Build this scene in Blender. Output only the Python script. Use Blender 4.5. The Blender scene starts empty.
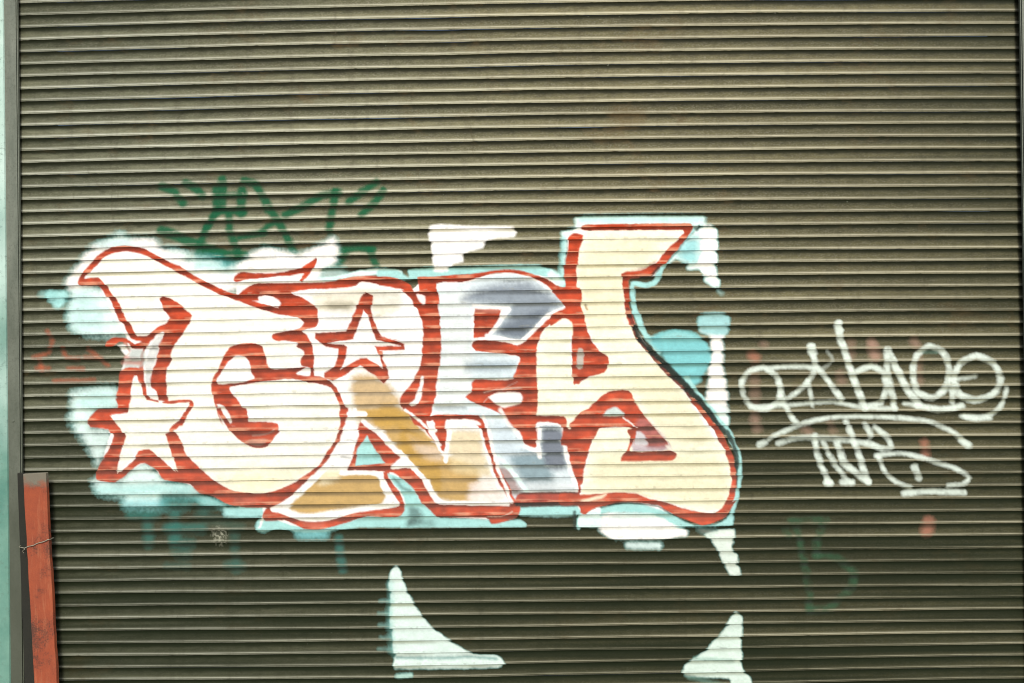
import bpy, math, random
import numpy as np
from mathutils import Matrix, Vector
random.seed(7); rng = np.random.default_rng(11)
sc = bpy.context.scene
COL = sc.collection
R = math.radians

# ------------------------------------------------------------------ camera
W, H, F = 1024, 683, 804.0
D = 3.30; CZ = 1.65
s_yaw, s_pitch, roll = -0.0112, 0.0035, 0.0122
fwd = Vector((s_yaw, 1.0, s_pitch)).normalized()
right0 = fwd.cross(Vector((0, 0, 1))).normalized()
up0 = right0.cross(fwd).normalized()
right = right0*math.cos(roll) - up0*math.sin(roll)
up = up0*math.cos(roll) + right0*math.sin(roll)
cam_loc = Vector((0, 0, CZ)) - fwd*D
cd = bpy.data.cameras.new('camera'); cam = bpy.data.objects.new('camera', cd); COL.objects.link(cam)
m = Matrix((right, up, -fwd)).transposed().to_4x4(); m.translation = cam_loc
cam.matrix_world = m
cd.sensor_width = 36; cd.lens = 36*F/W; cd.clip_end = 500; cd.clip_start = 0.05
sc.camera = cam

def project(x, z, y=0.0):
    dx = x-cam_loc.x; dy = y-cam_loc.y; dz = z-cam_loc.z
    a = dx*right.x+dy*right.y+dz*right.z
    b = dx*up.x+dy*up.y+dz*up.z
    c = dx*fwd.x+dy*fwd.y+dz*fwd.z
    return W/2+F*a/c, H/2-F*b/c
def unproject(px, py, y=0.0):
    d = fwd + right*((px-W/2)/F) + up*((H/2-py)/F)
    k = (y-cam_loc.y)/d.y
    p = cam_loc + d*k
    return p.x, p.z

# ------------------------------------------------------------------ helpers
def tag(o, label=None, cat=None, group=None, kind=None):
    if label: o['label'] = label
    if cat: o['category'] = cat
    if group: o['group'] = group
    if kind: o['kind'] = kind
    return o
def empty(name, loc=(0, 0, 0)):
    o = bpy.data.objects.new(name, None); o.location = loc; COL.objects.link(o); return o
def link_mesh(name, verts, faces, mat, parent=None, smooth=False, bevel=0.0):
    me = bpy.data.meshes.new(name); me.from_pydata(verts, [], faces); me.update()
    o = bpy.data.objects.new(name, me); COL.objects.link(o)
    if mat: me.materials.append(mat)
    if smooth: me.polygons.foreach_set('use_smooth', [True]*len(me.polygons))
    if parent:
        o.parent = parent
        o.matrix_parent_inverse = Matrix.Translation(parent.location).inverted()
    if bevel:
        b = o.modifiers.new('bevel', 'BEVEL'); b.width = bevel; b.segments = 2; b.limit_method = 'ANGLE'
    return o
def box(V, Fc, x0, x1, y0, y1, z0, z1):
    n = len(V)
    V += [(x0,y0,z0),(x1,y0,z0),(x1,y1,z0),(x0,y1,z0),(x0,y0,z1),(x1,y0,z1),(x1,y1,z1),(x0,y1,z1)]
    Fc += [(n,n+3,n+2,n+1),(n+4,n+5,n+6,n+7),(n,n+1,n+5,n+4),(n+1,n+2,n+6,n+5),(n+2,n+3,n+7,n+6),(n+3,n,n+4,n+7)]

class NT:
    """tiny node helper"""
    def __init__(s, name):
        s.m = bpy.data.materials.new(name); s.m.use_nodes = True
        s.t = s.m.node_tree; s.b = s.t.nodes['Principled BSDF']
    def n(s, typ, **kw):
        nd = s.t.nodes.new(typ)
        for k, v in kw.items():
            if k in nd.inputs: nd.inputs[k].default_value = v
            else: setattr(nd, k, v)
        return nd
    def l(s, a, b): s.t.links.new(a, b)
    def noise(s, scale, detail=4, rough=0.6, vec=None, dist=0):
        nd = s.n('ShaderNodeTexNoise'); nd.inputs['Scale'].default_value = scale
        nd.inputs['Detail'].default_value = detail; nd.inputs['Roughness'].default_value = rough
        nd.inputs['Distortion'].default_value = dist
        if vec: s.l(vec, nd.inputs['Vector'])
        return nd.outputs['Fac']
    def coord(s, scale=(1, 1, 1)):
        g = s.n('ShaderNodeNewGeometry'); mp = s.n('ShaderNodeMapping')
        mp.inputs['Scale'].default_value = scale
        s.l(g.outputs['Position'], mp.inputs['Vector']); return mp.outputs['Vector']
    def ramp(s, fac, stops):
        r = s.n('ShaderNodeValToRGB'); e = r.color_ramp.elements
        while len(e) < len(stops): e.new(0.5)
        for el, (p, c) in zip(e, stops):
            el.position = p; el.color = (c, c, c, 1) if not isinstance(c, tuple) else (*c, 1)
        s.l(fac, r.inputs['Fac']); return r.outputs['Color']
    def mix(s, fac, a, b, mode='MIX'):
        x = s.n('ShaderNodeMix', data_type='RGBA', blend_type=mode)
        for src, i in ((fac, 0), (a, 6), (b, 7)):
            if hasattr(src, 'is_linked'): s.l(src, x.inputs[i])
            elif i == 0: x.inputs[0].default_value = src
            else: x.inputs[i].default_value = (*src, 1)
        return x.outputs[2]
    def math(s, op, a, b=0.0, c=None):
        x = s.n('ShaderNodeMath', operation=op)
        for i, v in enumerate((a, b, c)):
            if v is None: continue
            if hasattr(v, 'is_linked'): s.l(v, x.inputs[i])
            else: x.inputs[i].default_value = v
        return x.outputs[0]
    def bump(s, h, strength=0.3, dist=0.002):
        b = s.n('ShaderNodeBump'); b.inputs['Strength'].default_value = strength
        b.inputs['Distance'].default_value = dist
        s.l(h, b.inputs['Height']); s.l(b.outputs['Normal'], s.b.inputs['Normal'])

# ------------------------------------------------------------------ slat geometry
XL, zt = unproject(30, 16.2); _, zb = unproject(40, 631.5)
PITCH = (zt-zb)/50.0
XC0 = unproject(18.3, 50, -.036)[0]-.010; XC1 = unproject(1020.6, 50, -.036)[0]+.008      # visible curtain edges
K0 = -9; K1 = 50 + int((zb-0.10)/PITCH)                            # slat index range
XS0, XS1 = XC0-0.03, XC1+0.03
PROF = [(0.0,8.0),(.022,6.0),(.05,4.2),(.085,2.9),(.13,2.3),(.18,2.4),(.25,3.1),(.33,4.2),(.42,5.6),(.51,7.0),(.60,8.4),(.68,9.6),
        (.74,10.6),(.78,11.5),(.815,12.1),(.85,12.1),(.885,11.7),(.915,11.9),(.94,12.3),(.962,12.0),(.982,10.6),(1.0,8.0)]
pt = np.array([a for a, b in PROF]); po = np.array([b for a, b in PROF])*0.00034
slat_dz = {k: random.uniform(-.0007, .0007) for k in range(K0-1, K1+2)}
slat_out = {k: random.uniform(-.0004, .0004) for k in range(K0-1, K1+2)}
slat_ph = {k: random.uniform(0, 6.28) for k in range(K0-1, K1+3)}
def ztop(k, x):
    z = zt - PITCH*k + slat_dz[k]
    f = np.clip((z-0.45)/2.4, 0, 1.2)
    return z + 0.0150*f*(1-((x-0.0)/2.05)**2) + 0.031*np.clip((k-46.5)/8.5, 0, 1)**1.3*np.clip((x+.5)/2.4, 0, 1)
DENTS = [(random.uniform(-1.9, 2.0), random.uniform(.3, 3.1), random.uniform(.08, .20), random.uniform(.002, .006)) for _ in range(16)]
def slat_rows(k, x, off):
    """x: (N,) -> arrays (NT,N) of y and z; profile normal offset"""
    sagk = lambda kk: .0007*np.sin(x*2.3+slat_ph[kk]*3)+.0005*np.sin(x*6.1+slat_ph[kk])
    z0 = ztop(k, x); p = z0 + sagk(k) - ztop(k+1, x) - sagk(k+1); z0 = z0 + sagk(k)
    dent = sum(a_*np.exp(-((x-cx_)/r_)**2-((z0.mean()-cz_)/(r_*.45))**2) for cx_, cz_, r_, a_ in DENTS)
    wob = 0.0005*np.sin(x*1.9+slat_ph[k]) + 0.0004*np.sin(x*5.3+slat_ph[k]*2)
    Y = np.empty((len(pt), len(x))); Z = np.empty_like(Y)
    zz = -pt*PITCH; yy = -po
    dy = np.gradient(yy); dz = np.gradient(zz)
    L = np.hypot(dy, dz); nx, nz = dz/L, -dy/L        # outward = -y
    sgn = np.where(nx > 0, -1, 1); nx = nx*1.0; nz = nz*1.0
    # direction of travel is downward; outward normal is (dz,-dy) (dz<0 -> -y)
    for i in range(len(pt)):
        fall = min(1, max(0, po[i]/0.004))
        Y[i] = yy[i] - slat_out[k]*fall - wob*fall + nx[i]*off + dent
        Z[i] = z0 - pt[i]*p + nz[i]*off
    return Y, Z, nx, nz

# ------------------------------------------------------------------ paint in photo-space of the shutter plane
SC = 5.12
def til(ox, oy, s=SC):
    return lambda *p: [(ox+a/s, oy+b/s) for a, b in p]
A = til(20,170); B = til(200,170); C = til(380,170); Dd = til(550,190); E = til(20,290); Ft = til(200,290)
G = til(380,290); Ht = til(550,310); I = til(80,410); J = til(240,410); K = til(400,410); L = til(560,430)
P = til(730,310,6.827); Q = til(860,320,6.827); Rr = til(750,400,4.267); M = til(670,500,3.73); N = til(360,540,4.775); O = til(110,480,4.267)

WH=(255,255,250); CREAM=(255,254,240); CY=(186,246,244); CYW=(226,250,247); RED=(206,76,42); DRED=(160,52,42); GOLD=(218,172,80)
BG=(138,150,166); LB=(220,234,240); GREEN=(22,112,78); TEAL=(70,160,155); BLK=(28,40,30); LIL=(214,196,206); TAGW=(226,240,230); PINK=(214,168,148)
AQ=(140,226,232)
V2 = til(512,341,1.998)
SH = []
def poly(p, col, own, a=1.0, soft=1.1, sm=1, tw=0.0):
    SH.append(('p', p, col, own, a, soft, sm, 0, tw))
def stroke(p, w, col, own, a=1.0, soft=1.2, sm=1, tw=0.0):
    SH.append(('s', p, col, own, a, soft, sm, w, tw))

# --- green tag above, painted first
g = 'green_tag'
for p, w in [(A((725,85),(790,110),(835,170)),9),(A((855,70),(900,95),(930,130)),9),(A((730,310),(780,325),(850,360),(950,400),(1024,430)),12),
             (A((940,330),(985,260),(1000,200),(1000,90)),7),
             (B((115,50),(112,120),(110,200)),11),(B((100,200),(60,270),(20,340),(0,380)),8),(B((215,100),(212,160),(215,225)),10),
             (B((80,205),(230,215)),7),(B((90,130),(230,125)),6),
             (B((150,230),(160,330),(185,400),(200,450)),8),(B((230,55),(280,70),(320,130),(355,200),(410,270),(450,350),(480,430)),9),
             (B((320,320),(380,270)),7),(B((200,345),(330,320)),7),
             (B((440,232),(540,180),(620,130),(710,115)),9),(B((690,115),(680,200),(668,310)),9),
             (B((760,165),(830,110),(905,60)),8),(B((830,228),(890,175),(935,105)),9),
             (B((330,400),(390,415)),9),(B((730,405),(810,395),(880,405)),9),(B((700,500),(740,430)),8),(B((870,420),(905,500)),8),
             (B((0,430),(120,440),(230,445)),13),(B((620,500),(740,515)),6)]:
    stroke(p, w*.92, (8,98,62), g, 0.93, 2.3, sm=0, tw=.55)
stroke(B((0,470),(90,470),(180,500)), 12, TEAL, g, .8, 4)
# --- teal tag below left
g = 'teal_tag'
for p, w, a in [(O((90,150),(190,150)),9,.8),(O((160,170),(165,270)),9,.75),(O((250,205),(390,205)),9,.85),(O((280,150),(275,260)),9,.8),(O((270,265),(350,270)),8,.7),
             (O((280,315),(330,315)),8,.5),(O((400,120),(450,90),(530,110)),10,.5),(O((530,230),(535,380)),8,.4),(O((240,370),(330,372)),6,.35),(O((500,365),(560,368)),7,.5),
             (O((380,150),(560,200)),10,.25)]:
    stroke(p, w+1, (24,122,112), g, a*.72, 4.4, tw=.8)
stroke(O((975,250),(990,380)), 8, (30,128,122), 'teal_mark', .55, 3.2, tw=.4)
# --- faint red scribble left
g = 'red_scribble'
for p in [E((70,345),(130,330)),E((85,400),(150,400)),E((140,210),(165,260),(150,320)),E((220,300),(240,345),(300,350)),E((250,400),(320,405)),
          E((350,300),(400,345),(450,385)),E((180,465),(380,460)),E((330,345),(420,350)),E((100,360),(110,410))]:
    stroke(p, 4, (186,84,48), g, .55, 2.4, tw=.5)
# --- halo of the piece (soft overspray)
h = 'halo'
poly(A((300,640),(240,600),(250,550),(300,480),(330,430),(395,375),(470,350),(520,325),(560,345),(690,350),(730,400),(830,412),(870,455),(1024,480),(1024,620),(700,500)), WH, h, .96, 4.0)
poly(A((400,372),(480,345),(520,322),(560,345),(580,400),(400,400)), CY, h, .5, 4)
poly(A((760,400),(1024,470),(1024,520),(900,500)), CYW, h, .6, 4)
poly(E((245,90),(280,0),(430,0),(500,100),(575,235),(440,240),(300,225),(250,180)), CYW, h, 1, 4.0)
poly(E((240,100),(280,20),(360,20),(420,120),(420,200),(280,215)), CY, h, .35, 5)
poly(E((270,520),(480,495),(510,590),(400,620),(350,690),(260,680),(262,590)), CYW, h, .95, 4.5)
poly(E((300,540),(470,520),(470,600),(330,600)), CY, h, .45, 5)
poly(I((-20,-20),(70,0),(60,90),(150,100),(160,150),(120,250),(85,280),(60,230),(0,140),(-25,110)), CYW, h, .85, 4.5)
poly(I((60,370),(110,345),(200,360),(270,290),(330,270),(400,320),(450,370),(560,378),(620,430),(580,445),(430,440),(400,495),(230,490),(220,450),(100,430)), CYW, h, .95, 4)
stroke(I((100,408),(300,408),(440,400),(560,405)), 8, CY, h, .8, 4)
stroke(I((240,480),(420,478)), 8, AQ, h, .8, 5)
poly(I((580,440),(620,430),(700,462),(760,490),(940,488),(935,548),(745,545),(725,505),(620,480)), CY, h, .95, 2.0)
stroke(I((600,450),(650,470),(720,480)),8,TEAL,h,.45,4)
stroke(I((450,450),(520,440),(600,450)),8,TEAL,h,.6,5)
stroke(I((440,490),(540,480)),8,TEAL,h,.6,5)
poly(B((-10,500),(140,500),(230,455),(270,420),(340,395),(500,430),(580,395),(640,370),(690,345),(705,400),(700,470),(640,510),(610,580),(500,590),(200,610),(100,640),(-20,600)), WH, h, .97, 3.5)
stroke(B((0,490),(90,500),(170,520)), 8, CY, h, .6, 4)
stroke(B((600,570),(700,562),(800,535),(900,520),(1024,530)), 7, CYW, h, .95, 1.6)
poly(B((640,500),(740,500),(760,560),(620,565)), CYW, h, .5, 3)
poly(C((0,505),(90,510),(150,550),(150,508),(280,495),(370,497),(600,488),(720,484),(820,488),(900,520),(950,560),(950,620),(800,540),(500,530),(200,560),(100,570),(0,560)), CY, h, .95, 1.6)
poly(Dd((60,240),(62,210),(130,190),(135,135),(300,128),(790,130),(795,185),(740,200),(300,205),(160,210),(100,240),(80,330),(75,480),(55,500),(0,470),(-10,420),(60,440)), CYW, h, .97, 2.0)
stroke(Dd((170,150),(780,150)), 5, CY, h, .5, 2)
stroke(Dd((70,250),(60,330),(62,440)), 4, CY, h, .9, 2)
poly(Dd((0,405),(60,440),(50,490),(0,465)), CYW, h, .9, 2)
# right white / aqua patch
w = 'right_patch'
poly(Dd((740,210),(760,185),(850,190),(858,260),(850,350),(858,440),(870,495),(830,495),(795,470),(775,410),(710,410),(705,380),(640,355),(600,380),(640,320)), CYW, w, .97, 2.2)
poly(Dd((770,190),(850,195),(850,400),(865,480),(840,490),(800,460),(770,400),(720,400),(760,350)), WH, w, 1, 3)
poly(Dd((640,320),(720,240),(760,260),(750,360),(700,375)), AQ, w, .75, 5)
stroke(Dd((725,205),(600,360),(540,470),(490,488),(425,480),(418,540),(435,610),(460,680)), 5, CY, 'halo_y', .97, 1.2)
stroke(Ht((430,10),(465,90),(505,150),(560,215)), 5, CY, 'halo_y', .97, 1.3)
poly(Ht((500,150),(560,118),(640,100),(740,120),(790,160),(815,200),(825,270),(790,330),(765,370),(735,388),(690,382),(640,325),(600,270),(560,215)), AQ, w, .95, 2.6)
poly(Ht((560,130),(640,105),(740,125),(780,160),(560,160)), CY, w, .6, 4)
poly(Ht((790,25),(860,20),(905,40),(905,110),(890,135),(885,260),(895,330),(910,440),(915,590),(880,600),(830,540),(780,480),(795,440),(810,330),(820,240),(815,135),(765,110),(760,60)), WH, w, .97, 2.8)
poly(Ht((755,30),(800,14),(880,14),(915,40),(912,105),(890,130),(780,120),(750,80)), (172,232,234), w, .95, 2.4)
poly(Ht((730,400),(800,470),(900,500),(915,590),(880,610),(800,510)), CYW, w, .9, 3)
stroke(Ht((700,350),(760,440),(840,530),(920,640))+L((880,60),(908,120),(917,190),(912,260),(903,330),(885,400)), 5, CY, 'halo_y', .97, 1.2)
stroke(Dd((860,520),(875,530)),4,CYW,w,.35,3)
# lower halo
poly(L((90,440),(130,420),(250,390),(350,372),(500,390),(560,420),(620,460),(690,488),(780,485),(850,455),(890,385),(892,440),(880,485),(820,497),(700,500),(640,500),(600,510),(400,520),(180,500),(90,495)), CY, h, .97, 1.6)
b_ = 'low_patch'
poly(L((150,460),(250,420),(480,425),(560,470),(640,510),(645,540),(570,552),(520,568),(290,568),(200,520)), WH, b_, .97, 2.6)
poly(L((290,425),(380,405),(480,420),(520,450),(250,450)), CY, b_, .5, 4)
stroke(L((350,590),(500,592)), 7, CYW, b_, .8, 3)
poly(L((735,535),(800,515),(885,505),(890,560),(875,600),(905,640),(905,690))+M((245,230),(262,275),(222,280),(190,222),(160,160)), TAGW, b_, .97, 1.8)
poly(L((690,500),(800,505),(770,540),(730,535)), PINK, b_, .35, 4)
poly(J((-5,485),(120,485),(115,545),(90,560),(80,620),(120,628),(200,610),(290,628),(440,628),(600,600),(850,598),(870,560),(1024,570),(1024,540),(900,400),(750,310),(300,560),(130,540),(0,540)), CY, h, .97, 1.5)
stroke(J((300,640),(430,640)), 7, AQ, h, .75, 3)
stroke(J((100,600),(118,550),(135,490)), 2.5, WH, h, .9, 1)
poly(K((0,560),(150,545),(440,560),(470,580),(600,560),(640,575),(640,598),(160,600),(0,600)), CY, h, .97, 1.4)
poly(K((40,560),(150,560),(175,592),(40,592)), BLK, h, .55, 4)
poly(K((600,500),(900,495),(905,545),(615,546)), CY, h, .97, 1.4)
stroke(K((905,500),(925,540),(910,600)), 4, CY, h, .97, 1.2)
poly(K((915,540),(980,500),(1024,500),(1024,600),(915,600)), CYW, h, .97, 1.5)
stroke(K((892,520),(892,600)), 3, BLK, h, .8, 1.2)
# cyan blob left
stroke(A((160,640),(215,645))+E((190,70),(190,30)), 10, CY, 'blob', .95, 3.0)
stroke(E((160,40),(225,30)), 10, CY, 'blob', .95, 3.0)
stroke(E((120,25),(170,30)), 8, CY, 'blob', .5, 4)

# --- white under-fill of the whole piece
poly([(84,281),(92,264),(107,251),(125,248),(150,252),(170,264),(200,281),(236,296),(240,275),(300,271),(316,260),(308,276),(330,283),(360,277),(400,279),(412,290),(424,279),(455,277),(520,272),(548,277),(566,292),(567,234),(584,225),(692,226),(690,232),(664,262),(655,276),(628,278),(626,300),(636,330),(660,365),(700,405),(728,450),(734,480),(733,505),(720,518),(703,522),(680,516),(640,503),(610,502),(590,508),(582,513),(577,505),(520,505),(512,518),(495,520),(440,516),(424,504),(400,505),(360,515),(320,528),(295,526),(264,516),(262,507),(235,505),(205,492),(180,481),(160,474),(150,460),(118,476),(100,478),(105,450),(111,430),(92,425),(100,412),(118,408),(122,372),(128,340),(110,310),(100,286)], WH, 'outline', 1, 1.0, 0)
# ---------- letter fills
q = 'letter_g'
poly(A((345,565),(390,500),(440,440),(490,425),(560,422),(650,435),(720,475),(800,520),(900,570),(1024,640))+Ft((170,45),(300,90),(400,130),(510,145),(440,210),(370,225),(370,250),(430,265),(500,290),(530,330),(515,380),(350,395),(320,290),(190,275),(110,360),(60,490),(80,610),(120,690))+I((740,80),(800,140),(900,190),(1020,140),(1024,60))+Ft((180,540),(160,510),(400,460),(560,470),(690,515),(720,600),(735,680))+J((520,80),(480,180),(400,280),(250,380),(100,430),(0,425))+I((760,410),(640,320),(560,250),(500,130),(430,120),(560,0))+E((880,580),(660,560),(750,560),(755,420),(780,300),(860,170),(715,45),(590,230),(480,50))+A((440,600),(400,560)), CREAM, q, 1, 1, 0)
poly(A((700,560),(1000,640),(1000,681),(780,681)), CREAM, q, .7, 8)
poly(Ft((90,480),(110,420),(140,365),(185,335),(220,335),(250,370),(265,420),(285,455),(200,475)), WH, q, 1, 1)
poly(Ft((350,290),(430,280),(510,320),(500,380),(370,390)), CREAM, q, 1, 2)
poly(J((0,300),(380,300),(250,380),(100,425),(0,425)), (255,244,205), q, .6, 8)
poly(I((700,330),(1000,330),(1024,400),(900,425),(780,405)), (255,244,205), q, .7, 8)
q = 'letter_r'
poly(B((560,630),(800,600),(1024,610))+G((100,30),(180,110),(210,200),(200,380),(110,540),(100,580),(180,690))+K((140,60),(185,110),(240,200),(260,50),(330,45),(400,80),(450,250),(550,485),(220,480),(130,370),(0,220))+J((760,150),(640,60),(560,220),(520,315),(440,310),(480,180),(550,20))+Ft((740,600),(690,470),(600,440),(590,100),(480,20)), WH, q, 1, 1, 0)
poly(B((560,640),(640,620),(800,605),(1024,615))+Ft((1024,110),(900,150),(850,40),(740,150),(600,110)), (236,228,205), q, .8, 4, 0)
poly(Ft((640,60),(780,60),(760,110),(660,110)), (178,170,140), q, .6, 4)
poly(Ft((890,10),(1024,20),(1024,90),(900,90)), (225,225,215), q, .7, 5)
poly(Ft((620,120),(760,110),(720,205),(620,210)), WH, q, .8, 4)
poly(Ft((780,440),(920,440),(1024,560),(1024,690),(820,690),(780,560)), GOLD, q, .8, 5)
poly(G((0,590),(80,590),(150,650),(160,690),(0,690)), GOLD, q, .8, 4)
poly(J((620,0),(850,0),(900,60),(960,130),(1024,190),(1024,430),(940,330),(850,240),(760,150),(680,60)), GOLD, q, .93, 2.5)
poly(K((0,60),(90,130),(190,215),(245,240),(300,260),(400,300),(400,470),(200,455),(140,380),(60,280),(0,210)), GOLD, q, .93, 3.5)
poly(K((250,110),(410,110),(430,220),(470,340),(360,330),(260,300)), (248,226,175), q, .8, 5)
poly(K((360,380),(470,350),(540,470),(360,480)), (246,232,225), q, .9, 5)
poly(K((40,130),(200,210),(220,260),(120,250)), (250,215,170), q, .5, 5)
poly(J((900,180),(1024,190),(1024,260),(930,230)), (244,222,200), q, .7, 4)
poly(J((430,318),(700,335),(750,440),(710,485),(500,510),(340,532),(250,500),(310,440)), GOLD, q, .93, 1.8)
poly(J((430,300),(520,300),(500,360),(400,380)), (255,245,215), q, .7, 4)
q = 'letter_e'
poly(C((290,590),(430,580),(560,545),(700,530),(800,570),(880,630),(940,690))+G((950,90),(880,120),(790,200),(730,265),(470,248),(470,310),(710,340),(690,450),(490,460),(440,545),(560,590),(640,650))+K((640,180),(700,200),(720,75),(830,75),(860,260),(905,415),(640,418),(590,480),(500,270),(450,130),(430,40),(290,25))+G((270,620),(305,480),(310,230),(290,20)), LB, q, 1, 1, 0)
poly(C((290,580),(400,585),(400,700),(290,700)), CYW, q, .9, 5)
poly(G((300,0),(460,20),(460,560),(290,600),(310,350)), (232,240,240), q, .85, 6)
poly(C((430,640),(560,590),(760,575),(900,660),(950,690))+G((940,80),(860,120),(780,200),(720,255),(590,220),(660,90),(420,60)), BG, q, .85, 6)
poly(G((640,180),(820,100),(870,110),(780,200),(720,250),(600,225)), (92,104,122), q, .6, 5)
poly(C((590,560),(760,560),(700,572),(640,572)), (60,60,70), q, .7, 2)
poly(C((420,620),(860,620),(870,635),(430,632)), (80,84,96), q, .45, 2)
poly(G((440,370),(690,370),(670,415),(440,415)), (120,150,170), q, .55, 5)
poly(G((490,435),(680,430),(680,460),(480,465)), (210,228,232), q, .8, 3)
poly(G((290,590),(440,590),(440,610),(290,610)), (70,90,96), q, .5, 3)
poly(K((500,60),(590,110),(640,190),(720,230),(620,300),(560,270),(480,200)), (208,224,236), q, .7, 5)
poly(K((560,235),(700,215),(760,260),(800,420),(660,410),(590,310)), (120,152,166), q, .8, 6)
poly(K((720,100),(820,100),(840,200),(850,300),(760,300),(730,240)), (112,118,138), q, .9, 4)
poly(K((720,85),(820,85),(825,105),(722,110)), (70,74,92), q, .6, 2)
poly(K((650,370),(880,370),(905,415),(650,415)), (228,234,236), q, .7, 5)
poly(K((490,300),(560,300),(600,380),(640,430),(560,430)), (176,140,136), q, .85, 3)
q = 'letter_y'
CREAM = (255,254,228)
poly(Dd((180,205),(690,205),(640,260),(570,330),(500,410),(375,430),(380,590),(400,690))+Ht((400,30),(450,150),(550,270),(700,440),(850,680))+L((800,40),(870,150),(880,290),(840,400),(720,420),(560,370),(380,320),(250,320),(130,370),(105,350),(120,230),(150,100),(180,0))+Ht((210,690),(230,610),(400,600),(290,420),(100,590),(60,545))+G((800,640),(800,300),(830,215),(880,165),(960,150),(985,440),(1024,480))+Ht((130,380),(290,300),(250,210),(180,80),(155,0))+Dd((135,500),(140,330)), CREAM, q, 1, 1, 0)
poly(Dd((200,250),(560,250),(480,370),(370,400),(370,690),(180,690),(150,400)), (250,236,188), q, .45, 8)
poly(L((200,130),(800,130),(860,280),(820,400),(600,360),(300,300),(160,280)), (248,232,180), q, .45, 8)
poly(Ht((220,370),(560,300),(760,560),(820,690),(600,690),(480,500),(400,400)), (250,234,186), q, .4, 8)
poly(Dd((390,420),(470,395),(540,360),(520,410),(470,425)), (190,120,100), q, .6, 3)
poly(L((390,0),(490,0),(570,95),(370,112)), LIL, q, .95, 2)
poly(L((440,50),(550,55),(550,92),(450,92)), (176,92,92), q, .7, 3)
poly(L((230,320),(400,325),(520,368),(340,365)), (240,180,120), q, .5, 4)
stroke(Ht((440,440),(500,550),(570,640))+L((520,40),(570,110)), 4, (245,240,225), q, .8, 1.4)
stroke(Dd((183,590),(187,612)), 2.5, (170,120,60), q, .7, 1.2)

# ---------- red outline
r = 'outline'
def red(p, **k): poly(p, RED, r, 1, k.pop('soft', .95), k.pop('sm', 1))
stroke(A((318,575),(330,540),(380,478),(430,430),(480,410),(540,402),(620,415),(680,442),(740,474),(800,502),(860,537),(930,572),(980,600),(1024,620)), 5.6, RED, r, 1, .9)
stroke(B((0,570),(50,595),(110,625),(180,650),(300,655)), 6.0, RED, r, 1, .9)
stroke(A((325,575),(400,570),(440,612),(480,675))+E((500,100),(540,170),(585,240)), 6.6, RED, r, 1, .9)
stroke(A((330,575),(400,572)), 7.5, RED, r, 1, .9)
red(B((180,565),(185,545),(215,522),(280,528),(380,528),(450,518),(520,500),(560,470),(590,450),(592,480),(560,540),(525,575),(515,560),(535,530),(480,540),(400,545),(330,555),(250,560),(200,575)))
poly(B((300,560),(420,548),(525,545),(505,572),(440,580),(370,578)), WH, 'halo', 1, 1)
red(B((195,650),(240,600),(300,580),(520,578),(660,572),(760,552),(840,542),(960,548),(1024,562),(1024,608),(940,590),(830,572),(800,595),(700,608),(560,612),(470,628),(490,645),(540,670),(560,700),(380,700),(375,655),(330,640),(300,650)))
red(Ft((375,45),(420,25),(500,30),(545,55),(600,95),(603,165),(585,190),(520,210),(545,230),(575,290),(582,340),(580,400),(592,450),(572,460),(562,400),(515,385),(515,350),(530,330),(520,305),(495,290),(500,270),(430,260),(400,262),(370,250),(372,225),(440,212),(510,195),(530,170),(515,150),(490,135),(400,125),(300,92),(220,60),(330,75),(400,90)), sm=1)
stroke(Ft((150,25),(240,62),(330,88),(420,112),(520,130)), 5, RED, r, 1, .9)
poly(Ft((300,32),(370,35),(410,65),(400,85),(340,72),(300,55)), WH, 'halo', 1, 1.2)
# G inner arch
red(Ft((60,490),(80,430),(110,360),(145,300),(190,278),(260,270),(320,290),(332,330),(350,395),(400,405),(480,400),(545,393),(490,430),(600,448),(660,465),(560,472),(480,455),(380,462),(280,475),(160,497),(155,515),(185,555),(215,600),(240,640),(250,690),(120,690),(85,610),(65,550)))
red(Ft((540,445),(600,440),(650,455),(700,500),(725,560),(750,610),(755,690),(720,690),(722,620),(700,560),(670,500),(600,478),(550,472)))
poly(Ft((90,480),(110,420),(145,365),(190,335),(225,340),(252,370),(265,420),(280,455),(200,475)), WH, 'letter_g', 1, 1)
poly(Ft((88,585),(130,600),(165,665),(150,690),(120,690),(100,640)), WH, 'letter_g', .9, 1)
red(I((700,0),(720,-10),(755,50),(780,80),(845,65),(870,60),(960,60),(1015,70),(1022,100),(1000,130),(960,185),(900,195),(840,170),(790,135),(740,65)))
red(I((770,-10),(850,-10),(865,60),(800,70)))
stroke(I((880,130),(940,125),(1000,100)), 1.6, (235,170,150), r, .8, .8)
poly(I((840,165),(880,150),(960,150),(920,185)), (235,190,165), r, .6, 1.2)
# G right / bottom sweep
red(J((512,-10),(555,-10),(550,60),(530,120),(495,180),(460,240),(410,300),(350,350),(290,410),(230,470),(160,510),(130,500),(0,495),(0,425),(100,430),(180,412),(250,385),(330,335),(400,285),(430,235),(470,180),(500,110),(515,60)))
red(I((415,130),(470,108),(500,130),(530,190),(560,250),(640,320),(700,370),(770,408),(850,425),(940,430),(1030,420),(1030,495),(860,495),(770,485),(680,440),(610,425),(560,380),(430,355),(490,320),(460,230),(420,170)))
poly(I((800,450),(880,450),(930,470),(860,488),(790,475)), (222,120,96), r, .6, 3)
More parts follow.
